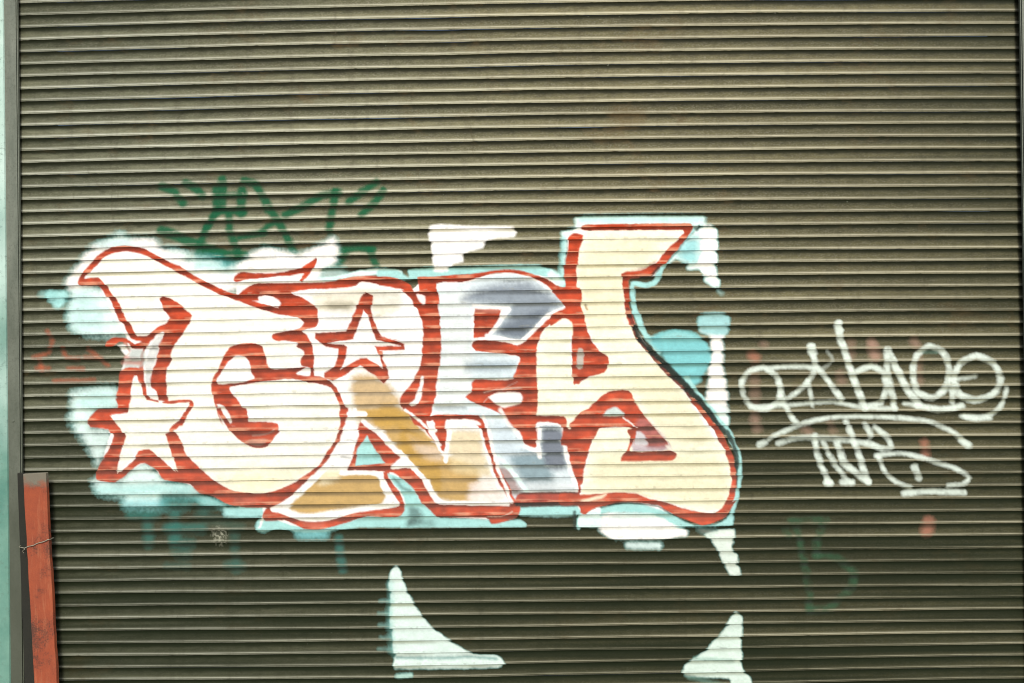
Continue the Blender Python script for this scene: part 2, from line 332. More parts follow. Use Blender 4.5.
# left hook (letter G foot / arrow)
red(E((570,235),(650,235),(700,188),(750,168),(768,145),(740,108),(712,48),(735,33),(800,60),(860,110),(885,130),(860,180),(820,240),(782,300),(770,360),(750,420),(755,560),(738,605),(715,590),(700,520),(668,490),(682,400),(700,350),(712,270),(740,215),(700,225),(680,255),(640,310),(632,390),(645,490),(665,555),(740,568),(740,595),(660,600),(635,570),(622,490),(600,430),(610,380),(620,330),(640,270),(590,260)))
poly(E((690,250),(725,240),(700,340),(680,400),(665,500),(650,480),(640,380),(660,320)), (214,216,214), 'outline', .9, 1.6)
stroke(E((640,300),(700,302)), 1.5, (60,60,50), 'outline', .6, .9)
stroke(E((740,580),(870,572),(878,590),(850,640),(825,685))+I((500,70),(470,100)), 4.6, RED, r, 1, .9)
stroke(I((560,0),(520,50),(490,90)), 4.0, RED, r, 1, .9)
red(E((440,290),(445,260),(480,242),(540,245),(590,275),(640,260),(640,300),(575,300),(560,275),(510,265),(480,285)))
stroke(E((540,275),(560,310),(540,345),(600,350)), 3.5, (214,130,112), r, .75, 1.6)
poly(E((500,285),(540,280),(560,320),(540,335),(520,310)), WH, r, .9, 1.4)
poly(E((570,310),(640,310),(640,380),(600,400),(530,400),(560,360)), (190,205,200), r, .7, 2)
stroke(E((530,370),(610,375)), 5, (214,150,135), r, .8, 2)
red(E((512,430),(540,400),(605,400),(612,440),(590,440),(575,500),(568,600),(548,630),(450,635),(500,690),(350,690),(360,650),(400,610),(500,605),(490,560),(505,500)))
red(I((48,70),(60,30),(120,0),(245,-5),(245,15),(165,25),(185,60),(238,90),(242,140),(215,200),(205,250),(190,310),(215,312),(280,250),(305,205),(370,197),(410,250),(490,315),(500,355),(430,358),(400,310),(330,272),(280,292),(220,345),(170,372),(90,355),(90,300),(140,210),(165,150),(150,100),(55,88)))
# R star outline
red(Ft((820,30),(850,12),(880,30),(875,100),(888,150),(910,210),(935,240),(1024,262))+G((0,235),(125,275),(125,308),(0,310))+Ft((1024,312),(935,310),(930,350),(960,410),(968,450),(945,480),(900,440),(850,410),(820,385),(780,410),(740,440),(680,465),(640,450),(640,425),(690,390),(705,330),(705,300),(640,290),(610,265),(590,250),(588,220),(745,212),(770,160),(800,90)), sm=0)
poly(Ft((840,105),(862,130),(872,190),(898,255),(1024,285),(895,288),(918,350),(935,402),(850,348),(815,348),(780,370),(722,405),(750,335),(752,290),(730,280),(650,272),(785,252),(795,215),(818,150)), WH, 'star_right', 1, .9, 0)
# star in the left
poly([(137,376),(141,388),(146,400),(168,404),(190,402),(176,422),(165,434),(171,452),(178,471),(163,460),(150,449),(139,450),(128,462),(117,473),(121,455),(126,436),(118,424),(111,416),(128,414),(132,395)], (254,252,238), 'star_left', 1, .9, 0)
# R right edge
red(C((0,548),(60,548),(110,562),(155,592),(190,640),(212,640),(200,600),(200,548),(300,548),(400,545),(520,525),(620,510),(720,512),(800,538),(860,560),(880,580),(945,605),(1024,605),(1024,700),(950,700),(900,640),(850,590),(780,550),(700,530),(600,528),(520,548),(420,575),(290,582),(292,700),(180,700),(150,640),(100,605),(0,590)))
stroke(C((205,560),(300,552),(450,540)), 3, RED, r, 1, .8)
red(G((110,0),(180,10),(290,-5),(300,120),(312,230),(308,350),(292,480),(272,600),(240,690),(180,690),(150,640),(105,585),(105,545),(160,480),(200,400),(215,330),(218,220),(205,130),(170,60)))
poly(G((185,20),(225,30),(225,75),(200,60)), WH, 'outline', .9, 1.2)
poly(G((150,580),(175,560),(200,500),(215,440),(228,445),(215,520),(195,580),(170,595)), WH, 'outline', .95, 1)
# R/E junction & legs
red(J((850,-10),(985,-10),(960,60),(990,110),(1024,95),(1024,192),(960,120),(900,40)))
red(K((35,-10),(150,-10),(140,60),(150,90),(185,112),(170,60),(190,28),(290,25),(390,28),(430,55),(452,130),(482,240),(530,340),(590,460),(620,500),(610,530),(590,550),(540,570),(470,582),(440,552),(175,545),(130,495),(60,400),(0,380),(0,300),(80,305),(130,370),(180,455),(220,482),(555,485),(540,430),(500,370),(460,250),(425,150),(400,85),(330,45),(262,45),(247,90),(242,205),(215,208),(150,130),(80,60)))
stroke(K((450,545),(520,545),(575,520)), 1.5, (240,200,180), r, .8, .8)
red(J((612,70),(640,52),(700,110),(760,170),(832,240),(800,262),(772,292),(780,312),(552,312),(552,290),(590,190)))
poly(J((645,130),(740,272),(585,285),(600,200)), CY, 'halo', 1, 1, 0)
stroke(J((600,240),(720,240)), 3, TEAL, 'halo', .4, 2)
poly(J((770,300),(780,275),(835,245),(860,290)), WH, r, .9, 1.5)
red(J((730,318),(800,302),(900,308),(950,400),(1010,468),(1024,475),(1024,545),(960,520),(920,460),(870,380),(810,335),(770,318),(760,345),(800,400),(842,470),(832,540),(740,548),(650,545),(500,590),(400,612),(320,605),(230,565),(130,568),(115,540),(140,500),(200,525),(290,560),(350,572),(450,565),(600,520),(780,500),(820,480),(770,410)))
poly(J((755,325),(800,335),(880,395),(935,480),(1010,555),(830,556),(850,500),(842,450),(800,395),(765,350)), CY, 'halo', 1, 1.1)
poly(J((870,500),(905,500),(940,552),(860,590)), BLK, 'halo', .65, 2.5)
stroke(J((790,350),(830,400),(870,410)), 3, BLK, 'halo', .5, 1.5)
poly(J((320,580),(400,575),(440,590),(380,608)), (214,120,100), r, .5, 3)
# white line work of R
for p, w_ in [(J((590,0),(560,110),(540,210),(520,318)),4.2),(J((558,40),(510,170),(440,305),(300,425),(170,508)),3.6),(J((170,508),(240,520),(330,556),(450,552),(600,512),(800,482)),4.6),
              (J((520,322),(700,325),(735,400),(770,440),(808,480)),4.6),(J((630,55),(720,130),(840,250),(930,340),(970,410),(1024,470)),4.6),(J((560,20),(640,20)),5.5),(J((850,0),(960,90),(1024,180)),2.5),
              (K((0,215),(60,285),(130,360),(190,465),(300,475),(550,478)),4.4),(K((247,60),(245,150),(232,260)),4.6),(K((170,70),(165,110)),4),(K((150,110),(215,215)),2.5),
              (K((430,30),(470,180),(500,300),(570,470)),3.2),(K((265,50),(330,50),(400,90),(440,220),(500,400)),2.2)]:
    stroke(p, w_, WH, 'letter_r', .96, 1.0)
stroke(J((970,60),(990,100)), 5, WH, 'letter_r', .95, 1)
stroke(J((545,150),(600,160)),2,BLK,'letter_r',.3,1.2)
stroke(J((520,240),(560,245)),2,BLK,'letter_r',.4,1.2)
# E reds
poly(G((470,70),(660,85),(670,100),(560,245),(470,250),(462,150)), WH, 'letter_e', 1, 1.2, 0)
red(G((485,97),(622,100),(602,150),(545,240),(480,246),(476,160)), sm=0)
poly(G((490,98),(610,100),(600,120),(490,115)), (226,150,130), r, .6, 1.5)
stroke(G((545,235),(620,250),(720,262),(790,200),(860,130),(950,95)), 4, WH, 'letter_e', 1, 1)
red(G((470,285),(490,258),(560,258),(640,266),(700,282),(745,262),(800,205),(860,148),(940,115),(950,80),(900,40),(880,0),(1024,0),(1024,480),(1000,475),(985,440),(978,200),(962,150),(880,165),(830,215),(800,300),(800,690),(660,690),(640,650),(590,620),(490,582),(435,548),(470,520),(472,470),(490,455),(640,462),(680,452),(700,400),(712,342),(620,325),(490,312)))
stroke(G((530,525),(600,510),(720,500)), 1.3, (244,205,190), r, .8, .8)
stroke(G((530,575),(560,545),(700,470)), 1.0, (244,205,190), r, .5, .8)
poly(G((555,548),(620,522),(720,528),(722,578),(640,602),(590,582)), WH, r, 1, 1.3)
stroke(G((640,602),(690,640)), 1.6, (250,225,215), r, .9, .8)
stroke(G((250,660),(300,650),(500,650)), 4.4, RED, r, 1, .9)
poly(G((350,690),(380,668),(480,665),(520,690)), WH, 'letter_r', 1, 1.2)
red(K((525,-10),(690,-10),(690,28),(840,32),(862,78),(900,40),(940,0),(1024,-10),(1024,80),(980,160),(945,280),(932,378),(912,380),(875,300),(852,180),(835,92),(825,70),(720,70),(698,90),(710,170),(680,198),(640,180),(600,110),(560,60)))
stroke(K((705,80),(712,240)), 4.2, WH, 'letter_e', .95, 1.1)
stroke(K((712,72),(825,72),(840,160),(862,280),(905,410)), 3.6, WH, 'letter_e', .95, 1.1)
stroke(K((640,185),(700,212)), 3.6, WH, 'letter_e', .9, 1.1)
stroke(K((500,240),(560,295),(600,350),(645,415)), 4.4, CYW, 'letter_e', .97, 1.1)
stroke(K((515,0),(560,70),(610,140)), 4, WH, 'letter_e', .8, 1.4)
poly(K((600,432),(640,422),(910,420),(925,470),(1024,458),(1024,488),(965,518),(935,532),(912,490),(590,490)), (186,74,56), r, 1, 1)
stroke(K((912,380),(914,430)), 2, RED, r, 1, .8)
stroke(K((600,486),(910,488)), 2, BLK, r, .6, 1)
# Y reds
red(Dd((92,250),(120,222),(172,232),(150,300),(140,400),(138,500),(148,570),(172,690),(60,690),(0,690),(0,640),(82,600),(40,550),(0,500),(0,465),(60,505),(78,500),(78,400)))
red(Dd((155,200),(185,178),(720,172),(728,198),(700,245),(650,305),(600,365),(560,405),(520,442),(420,452),(402,465),(402,560),(412,620),(432,690),(400,690),(380,590),(372,430),(470,412),(540,372),(570,330),(640,262),(685,218),(680,205),(200,208)))
stroke(Dd((470,445),(525,435),(560,400)), 3.0, BLK, r, .8, 1.1)
stroke(Dd((600,365),(660,300),(700,240)), 1.8, BLK, r, .5, 1.1)
stroke(Dd((750,205),(768,185)), 3.0, (20,70,60), r, .85, 1.1)
red(Ht((0,30),(60,10),(100,-10),(160,-10),(180,80),(210,150),(250,210),(295,238),(302,270),(278,322),(200,342),(125,382),(115,340),(112,200),(105,80),(60,50),(0,80)))
poly(Ht((0,90),(60,45),(105,60),(110,130),(0,110)), CREAM, 'letter_y', 1, 1)
poly(Ht((140,200),(165,202),(172,290),(150,302),(136,280)), (212,206,196), r, .95, 1.2)
red(Ht((290,420),(400,410),(432,470),(500,560),(560,640),(600,690),(430,690),(440,620),(380,598),(230,612),(205,690),(60,690),(60,590),(0,575),(0,545),(70,548),(102,585),(160,540),(220,480)))
poly(Ht((450,560),(500,560),(600,690),(480,690),(440,640)), (190,120,118), r, .7, 2.5)
poly(Ht((330,495),(355,505),(385,540),(275,542),(290,515)), (206,222,220), r, 1, 1.3)
stroke(Ht((380,550),(440,600)), 1.5, (240,230,225), r, .9, .8)
poly(Ht((435,620),(480,640),(500,690),(430,690)), (214,212,216), 'letter_y', .95, 1.5)
stroke(Ht((100,560),(95,600)), 3.5, CREAM, 'letter_y', .9, 1.2)
red(L((340,0),(388,-10),(382,40),(360,110),(560,105),(592,122),(572,156),(450,158),(312,160),(315,130),(345,95),(352,40)))
red(L((0,322),(90,330),(200,325),(300,318),(390,325),(460,352),(560,375),(620,398),(720,420),(820,424),(860,380),(900,360),(850,440),(790,470),(730,488),(680,470),(600,442),(540,410),(500,385),(350,368),(250,382),(160,405),(130,432),(105,420),(100,388),(0,385)))
poly(L((105,360),(160,345),(240,325),(210,350),(140,368)), (250,235,205), 'letter_y', .9, 1.5)
poly(L((580,400),(640,395),(720,425),(600,430)), (190,90,60), r, .4, 2)
stroke(L((100,270),(100,320)), 1.6, RED, r, 1, .8)
stroke(L((250,385),(350,371),(500,390),(560,425)), 1.8, BLK, r, .75, 1)
stroke(Ht((395,-5),(415,60),(445,140),(500,208),(560,275),(620,335),(670,385),(720,445),(780,520),(840,600),(875,670)), 4.4, (128,52,40), r, 1, 1.0)
stroke(Ht((740,465),(770,505),(790,530),(850,610),(880,670))+L((810,20),(850,90),(875,160),(888,240),(885,310),(860,375),(840,410),(790,440)), 5.6, RED, r, 1, .9)
stroke(Ht((430,80),(460,150),(530,220),(600,285),(680,365),(760,455),(830,540),(890,625))+L((850,10),(885,70),(900,130),(902,190)), 4.4, BLK, r, .92, 1.2)
stroke(Ht((500,200),(560,250),(640,335),(700,398),(790,495),(850,570)), 5.2, (18,28,20), r, .9, 1.2)
stroke(L((902,190),(903,250),(898,300)), 2.0, BLK, r, .7, 1.0)

# ---------- white patch above E
w = 'top_patch'
poly(C((262,285),(480,288),(680,290),(698,320),(685,345),(600,350),(540,368),(520,400),(430,428),(420,470),(372,482),(350,520),(285,520),(268,480),(262,430)), WH, w, .98, 1.8)
# ---------- lower triangles
w = 'triangle_left'
poly(N((150,132),(172,122),(188,135),(205,190),(240,270),(300,360),(360,430),(430,480),(540,540),(650,548),(692,590),(660,610),(170,616),(155,600),(160,540),(145,440),(142,300),(135,180)), (222,242,236), w, .98, 1.5)
stroke(N((145,200),(145,440),(155,540)), 5, (150,214,206), w, .4, 4)
stroke(N((170,560),(420,562),(520,556),(650,566)), 3, (70,140,140), w, .7, 2)
for yy in (290,350,405,465,520): stroke(N((95,yy),(150,yy)), 2, (190,224,212), w, .42, 3.0)
stroke(N((180,650),(240,645)), 5, (190,235,225), w, .85, 2)
w = 'triangle_right'
poly(M((235,425),(250,415),(272,440),(265,480),(266,560),(270,630),(300,660),(300,690),(235,690),(220,665),(50,655),(62,605),(110,575),(150,540),(190,490),(220,450)), (216,236,226), w, .97, 1.7)
stroke(M((90,590),(230,600)), 4, (120,180,165), w, .5, 2.5)
stroke(M((70,660),(200,690)), 4, (120,170,155), w, .4, 2.5)

# pink dots
for n_, (p, w, a) in enumerate([(P((150,310),(170,330)),10,.75),(P((220,230),(230,240)),7,.4),(P((160,430),(170,620)),9,.4),(P((820,220),(820,330)),8,.4),(P((750,440),(760,480)),8,.5),(P((965,220),(985,330)),8,.5),
                (Q((75,150),(100,240)),8,.6),(Q((370,140),(380,170)),7,.6),(Q((400,270),(400,430)),6,.45),(Rr((20,60),(25,120)),8,.6),(Rr((230,120),(245,135)),7,.6),(Rr((340,100),(350,130)),6,.4),
                (Rr((742,180),(746,230)),7,.75),(Rr((760,520),(752,560)),10,.8),]):
    stroke(p, w+1, (222,140,114) if a > .7 else PINK, 'pink_spot%d' % n_, a*.62, 4.6, tw=.7)
# ---------- white tag to the right
t = 'white_tag'
for p, w, a in [
 (V2((502,52),(476,60),(459,82),(461,108),(478,130),(505,137),(528,124),(536,98),(526,68),(502,52)),5.6,.95),
 (V2((510,54),(555,50),(604,54),(588,84),(560,108),(536,124)),5.4,.9),(V2((534,98),(550,138),(568,162)),4.8,.8),(V2((590,82),(600,128)),5,.8),
 (V2((597,12),(600,24)),8.5,.95),(V2((597,12),(606,46),(630,78),(658,118)),6,.95),(V2((612,60),(640,40),(628,20)),3.5,.35),
 (V2((650,-34),(652,-22)),9.5,.97),(V2((651,-34),(656,-4),(672,44),(688,92),(704,134)),7.4,.97),
 (V2((690,60),(718,50),(742,64),(747,94),(736,122),(706,130)),6,.9),
 (V2((747,20),(750,60),(756,96),(764,134)),6,.9),(V2((750,18),(770,58),(790,98),(812,126)),7,.95),
 (V2((832,10),(808,28),(800,66),(810,102),(840,114),(866,92),(873,52),(858,20),(832,10)),6.4,.95),
 (V2((926,28),(896,44),(882,78),(894,108),(926,118),(960,106),(976,76),(962,44),(926,28)),6.6,.95),
 (V2((888,76),(926,70)),4.5,.7),(V2((986,94),(978,128),(950,150),(906,150)),5.5,.85),(V2((806,128),(850,138),(900,130)),5.5,.85),(V2((878,90),(880,120)),6,.85),
 (V2((476,132),(560,127),(640,121),(704,134),(766,135)),4.6,.8),
(Rr((160,45),(190,90)),4.5,.7),
 (Rr((40,190),(60,180)),7,.75),(Rr((80,165),(180,115),(330,75),(480,68),(640,75),(760,92),(850,130),(930,190)),5.2,.88),
 (Rr((900,170),(930,195)),8,.85),(Rr((120,185),(200,160),(360,165),(470,180),(560,205)),5.5,.75),
 (Rr((270,155),(290,240),(330,350)),6.5,.95),(Rr((310,180),(350,260),(390,310),(410,350)),5,.85),
 (Rr((370,180),(395,260),(450,310),(500,350)),7,.92),(Rr((410,95),(430,150),(465,240),(500,350)),6,.95),
 (Rr((490,105),(512,155)),6,.85),(Rr((530,115),(585,165),(600,200),(560,210),(500,180)),6,.85),
 (Rr((320,352),(340,355)),7,.9),(Rr((390,352),(430,352)),7,.9),
 (Rr((545,240),(575,310),(620,350),(680,372)),4.8,.88),(Rr((535,238),(640,225),(760,255),(870,290),(930,330),(900,360),(840,366)),5,.88),
 (Rr((655,398),(760,388),(910,394)),6.5,.85),(Rr((700,285),(712,330)),8,.75),(Rr((905,68),(960,82),(1024,76)),5,.8),
 (Rr((660,15),(760,30),(860,40),(900,20)),5,.75)]:
    stroke(p, w*.93, TAGW, t, a*.96, 1.9, tw=.55)
stroke(Q((430,215),(520,215)), 4, (110,165,150), t, .5, 2)
for p in [M((450,75),(580,75)),M((430,110),(440,130)),M((470,100),(495,220),(515,320),(520,410)),M((575,80),(550,140),(545,205)),M((540,205),(620,215),(680,270),(682,310),(640,360),(590,405),(520,410))]:
    stroke(p, 7.5, (8,78,36), 'green_letter', .62, 3.0, tw=.6)
# white speckled patch and stray drips
SH.append(('d', O((470,235))[0], (214,214,190), 'speckle', .6, 13, 0, 0, 0))

# ------------------------------------------------------------------ evaluate paint on the slat grid
def vnoise(x, y, s, seed):
    g_ = np.random.default_rng(seed).random((256, 256))
    xs = x/s; ys = y/s
    xi = np.floor(xs).astype(int); yi = np.floor(ys).astype(int); fx = xs-xi; fy = ys-yi
    fx = fx*fx*(3-2*fx); fy = fy*fy*(3-2*fy)
    a = g_[yi % 256, xi % 256]; b = g_[yi % 256, (xi+1) % 256]; c = g_[(yi+1) % 256, xi % 256]; d = g_[(yi+1) % 256, (xi+1) % 256]
    return (a*(1-fx)+b*fx)*(1-fy)+(c*(1-fx)+d*fx)*fy - .5
def catmull(p, closed):
    p = [np.array(q_, float) for q_ in p]; n = len(p); out = []
    if n < 3 and not closed: return np.array(p)
    rngi = range(n) if closed else range(n-1)
    for i in rngi:
        p0 = p[(i-1) % n] if closed or i > 0 else p[0]
        p1 = p[i]; p2 = p[(i+1) % n]; p3 = p[(i+2) % n] if closed or i+2 < n else p[-1]
        d = np.hypot(*(p2-p1)); k = 1 if d < 2.5 else 3
        for j in range(k):
            t_ = j/k
            # tension-reduced spline (0.5 -> softer overshoot)
            m1 = (p2-p0)*.36; m2 = (p3-p1)*.36
            lim = d*0.9
            for mm in (m1, m2):
                L_ = np.hypot(*mm)
                if L_ > lim: mm *= lim/L_
            h1 = 2*t_**3-3*t_**2+1; h2 = t_**3-2*t_**2+t_; h3 = -2*t_**3+3*t_**2; h4 = t_**3-t_**2
            out.append(h1*p1+h2*m1+h3*p2+h4*m2)
    if not closed: out.append(p[-1])
    return np.array(out)
def seg_dist(px, py, a, b):
    d = b-a; L2 = max(d@d, 1e-9)
    t_ = np.clip(((px-a[0])*d[0]+(py-a[1])*d[1])/L2, 0, 1)
    return np.hypot(px-a[0]-t_*d[0], py-a[1]-t_*d[1])
def smooth01(x): x = np.clip(x, 0, 1); return x*x*(3-2*x)
def lin(c):
    c = np.array(c, float)/255
    return np.where(c <= .04045, c/12.92, ((c+.055)/1.055)**2.4)
EXPO = 1.45
def albedo(c): return np.minimum(lin(c)/EXPO * (1.25 if min(c) > 200 else 1.0), .84)

xcols = np.linspace(XS0, XS1, 1180)
ks = list(range(8, K1))
NP_ = len(pt)
grid = {'Y': [], 'Z': [], 'ny': [], 'nz': []}
for k in ks:
    Y, Z, ny, nz = slat_rows(k, xcols, 0.0003)
    grid['Y'].append(Y); grid['Z'].append(Z)
    grid['ny'].append(ny); grid['nz'].append(nz)
GY = np.array(grid['Y']); GZ = np.array(grid['Z'])                   # (S,NT,X)
GX = np.broadcast_to(xcols, GY.shape)
Tt = np.broadcast_to(pt[None, :, None], GY.shape)
OUTd = np.broadcast_to(po[None, :, None], GY.shape)
PX, PY = project(GX, GZ)
PXf = PX.ravel().copy(); PYf = PY.ravel().copy()
# deep parts of a slat catch the spray displaced and ragged
nz1 = vnoise(PXf, PYf, 5, 1)*1.3 + vnoise(PXf, PYf, 2.0, 2)*.7
nz2 = vnoise(PXf, PYf, 5, 3)*1.0 + vnoise(PXf, PYf, 2.0, 4)*.5
slatn = np.repeat(np.random.default_rng(5).normal(0, .55, len(ks)), NP_*len(xcols))
PXn = PXf + nz1 + slatn + (0.0042-OUTd.ravel())/0.0042*vnoise(PXf, PYf, 9, 9)*1.6
PYn = PYf + nz2*.6
speck = vnoise(PXf, PYf, 1.6, 6); speck2 = vnoise(PXf, PYf, 14, 8)
colr = np.zeros((PXf.size, 3)); cov = np.zeros(PXf.size)
owners = []; own = np.full(PXf.size, -1); best = np.zeros(PXf.size)
tflat = Tt.ravel()
recess = smooth01((.34-tflat)/.26); lipz = smooth01((tflat-.72)/.08)*(1-smooth01((tflat-.97)/.03))
# row/col lookup for culling
for kind, p, col, o_, a, soft, sm, wd, tw in SH:
    if o_ not in owners: owners.append(o_)
    oi = owners.index(o_)
    if kind == 'd':
        cx, cy = p; idx = np.nonzero((abs(PXf-cx) < soft*1.6) & (abs(PYf-cy) < soft*1.6))[0]
        d = np.hypot((PXf[idx]-cx)/1.0, (PYf[idx]-cy)/1.2)
        al = a*smooth01(1-d/soft)*(.16+.84*smooth01((vnoise(PXf[idx], PYf[idx], 1.3, 21)-.1)*6))
    else:
        if o_ == 'halo' and soft >= 2: soft *= 1.6
        q_ = catmull(p, kind == 'p') if sm else np.array(p, float)
        mrg = soft*1.6 + wd/2 + 3
        x0, y0 = q_.min(0)-mrg; x1, y1 = q_.max(0)+mrg
        idx = np.nonzero((PXf > x0) & (PXf < x1) & (PYf > y0) & (PYf < y1))[0]
        if not len(idx): continue
        X_ = PXn[idx]; Y_ = PYn[idx]
        d = np.full(len(idx), 1e9)
        n = len(q_)
        for i in range(n if kind == 'p' else n-1):
            d = np.minimum(d, seg_dist(X_, Y_, q_[i], q_[(i+1) % n]))
        if kind == 'p':
            ins = np.zeros(len(idx), bool)
            for i in range(n):
                ax, ay = q_[i]; bx_, by_ = q_[(i+1) % n]
                c_ = (ay > Y_) != (by_ > Y_)
                if ay != by_: ins ^= c_ & (X_ < (bx_-ax)*(Y_-ay)/(by_-ay)+ax)
            sd = np.where(ins, -d, d)
        else:
            sd = d - wd/2*(1+.25*speck2[idx])
        if soft > 1.35: sd = sd + (min(soft, 3.2)*.75 if kind == 'p' or o_ == 'blob' else .35)*recess[idx]
        al = smooth01(.5 - sd/(2*soft) + (speck[idx]*.16 if soft > 1.5 else speck[idx]*.12))*a
    if o_ == 'white_tag': al = al*np.clip(1.05+.8*vnoise(PXf[idx], PYf[idx], 5.5, 61)+.15*speck[idx], .4, 1)
    if o_ == 'green_letter': al = al*np.clip(.8+1.2*vnoise(PXf[idx], PYf[idx], 5, 62), .1, 1)
    if tw: al = al*(1-tw*(.42*smooth01((.42-tflat[idx])/.30)+.45*lipz[idx]))  # coverage cut at recess and lip so painted shade and highlight show
    c = albedo(col)
    lum = (.3*col[0]+.6*col[1]+.1*col[2])/255
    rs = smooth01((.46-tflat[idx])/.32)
    if col != RED: c = c[None]*(1-min(.75, (1-lum)*1.25)*rs)[:, None]  # slat shading painted into every colour but red
    if o_ in ('halo', 'right_patch', 'low_patch', 'triangle_left', 'triangle_right', 'blob') and lum > .7 and soft > 1.4:
        e_ = smooth01(1-al/.75)[:, None]*.8
        c = c*(1-e_) + albedo((120, 218, 216))*e_
    ca = cov[idx]; na = al + ca*(1-al)
    w1 = (al/np.maximum(na, 1e-6))[:, None]
    colr[idx] = colr[idx]*(1-w1)+c*w1
    cov[idx] = na
    strong = (al > .42); weak = (~strong) & (al > best[idx]) & (best[idx] < .42)
    j = idx[strong]; own[j] = oi; best[j] = 1
    j = idx[weak]; own[j] = oi; best[j] = al[weak]
# paint thins at the very back of the groove and on the worn lips
isred = (colr[:, 0] > 2.2*colr[:, 1]) & (cov > .5)
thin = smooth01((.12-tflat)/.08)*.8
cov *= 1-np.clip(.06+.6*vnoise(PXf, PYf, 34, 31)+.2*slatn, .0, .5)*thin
wear = smooth01((vnoise(PXf, PYf, 3.0, 12)+vnoise(PXf*.3, PYf, 2.0, 13)-.38)*5)*smooth01((tflat-.7)/.1)
cov *= 1-.22*wear
# streaky tone changes in the paint, then lip highlights and recess shade painted into the colours
st = vnoise(PXf*.25, PYf, 2.5, 14)*.22 + vnoise(PXf, PYf, 6, 15)*.22 + vnoise(PXf, PYf, 40, 16)*.16
colr *= np.clip(1+st*np.where(isred, 2.1, .45), .4, 1.4)[:, None]
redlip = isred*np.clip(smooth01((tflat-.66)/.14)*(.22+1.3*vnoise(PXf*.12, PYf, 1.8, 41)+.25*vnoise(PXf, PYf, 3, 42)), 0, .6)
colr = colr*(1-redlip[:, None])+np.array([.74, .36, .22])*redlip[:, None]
colr *= (1-isred*.60*smooth01((.46-tflat)/.26))[:, None]  # shade under the slat above, painted into the red
shade_band = (smooth01((.36-tflat)/.24)+.15*smooth01((tflat-.975)/.025))*(.62+.9*vnoise(PXf*.22, PYf*.22, 7, 17)+.5*slatn)*(1-isred)  # soft recess shade painted into the other paint colours
shade_band = np.clip(shade_band, 0, 1)[:, None]
colr *= 1-shade_band*np.array([[.44, .47, .58]])
crs = .10*vnoise(PXf*.5, PYf, 1.6, 51)+.10*vnoise(PXf, PYf, 1.3, 52)
colr *= 1+crs[:, None]

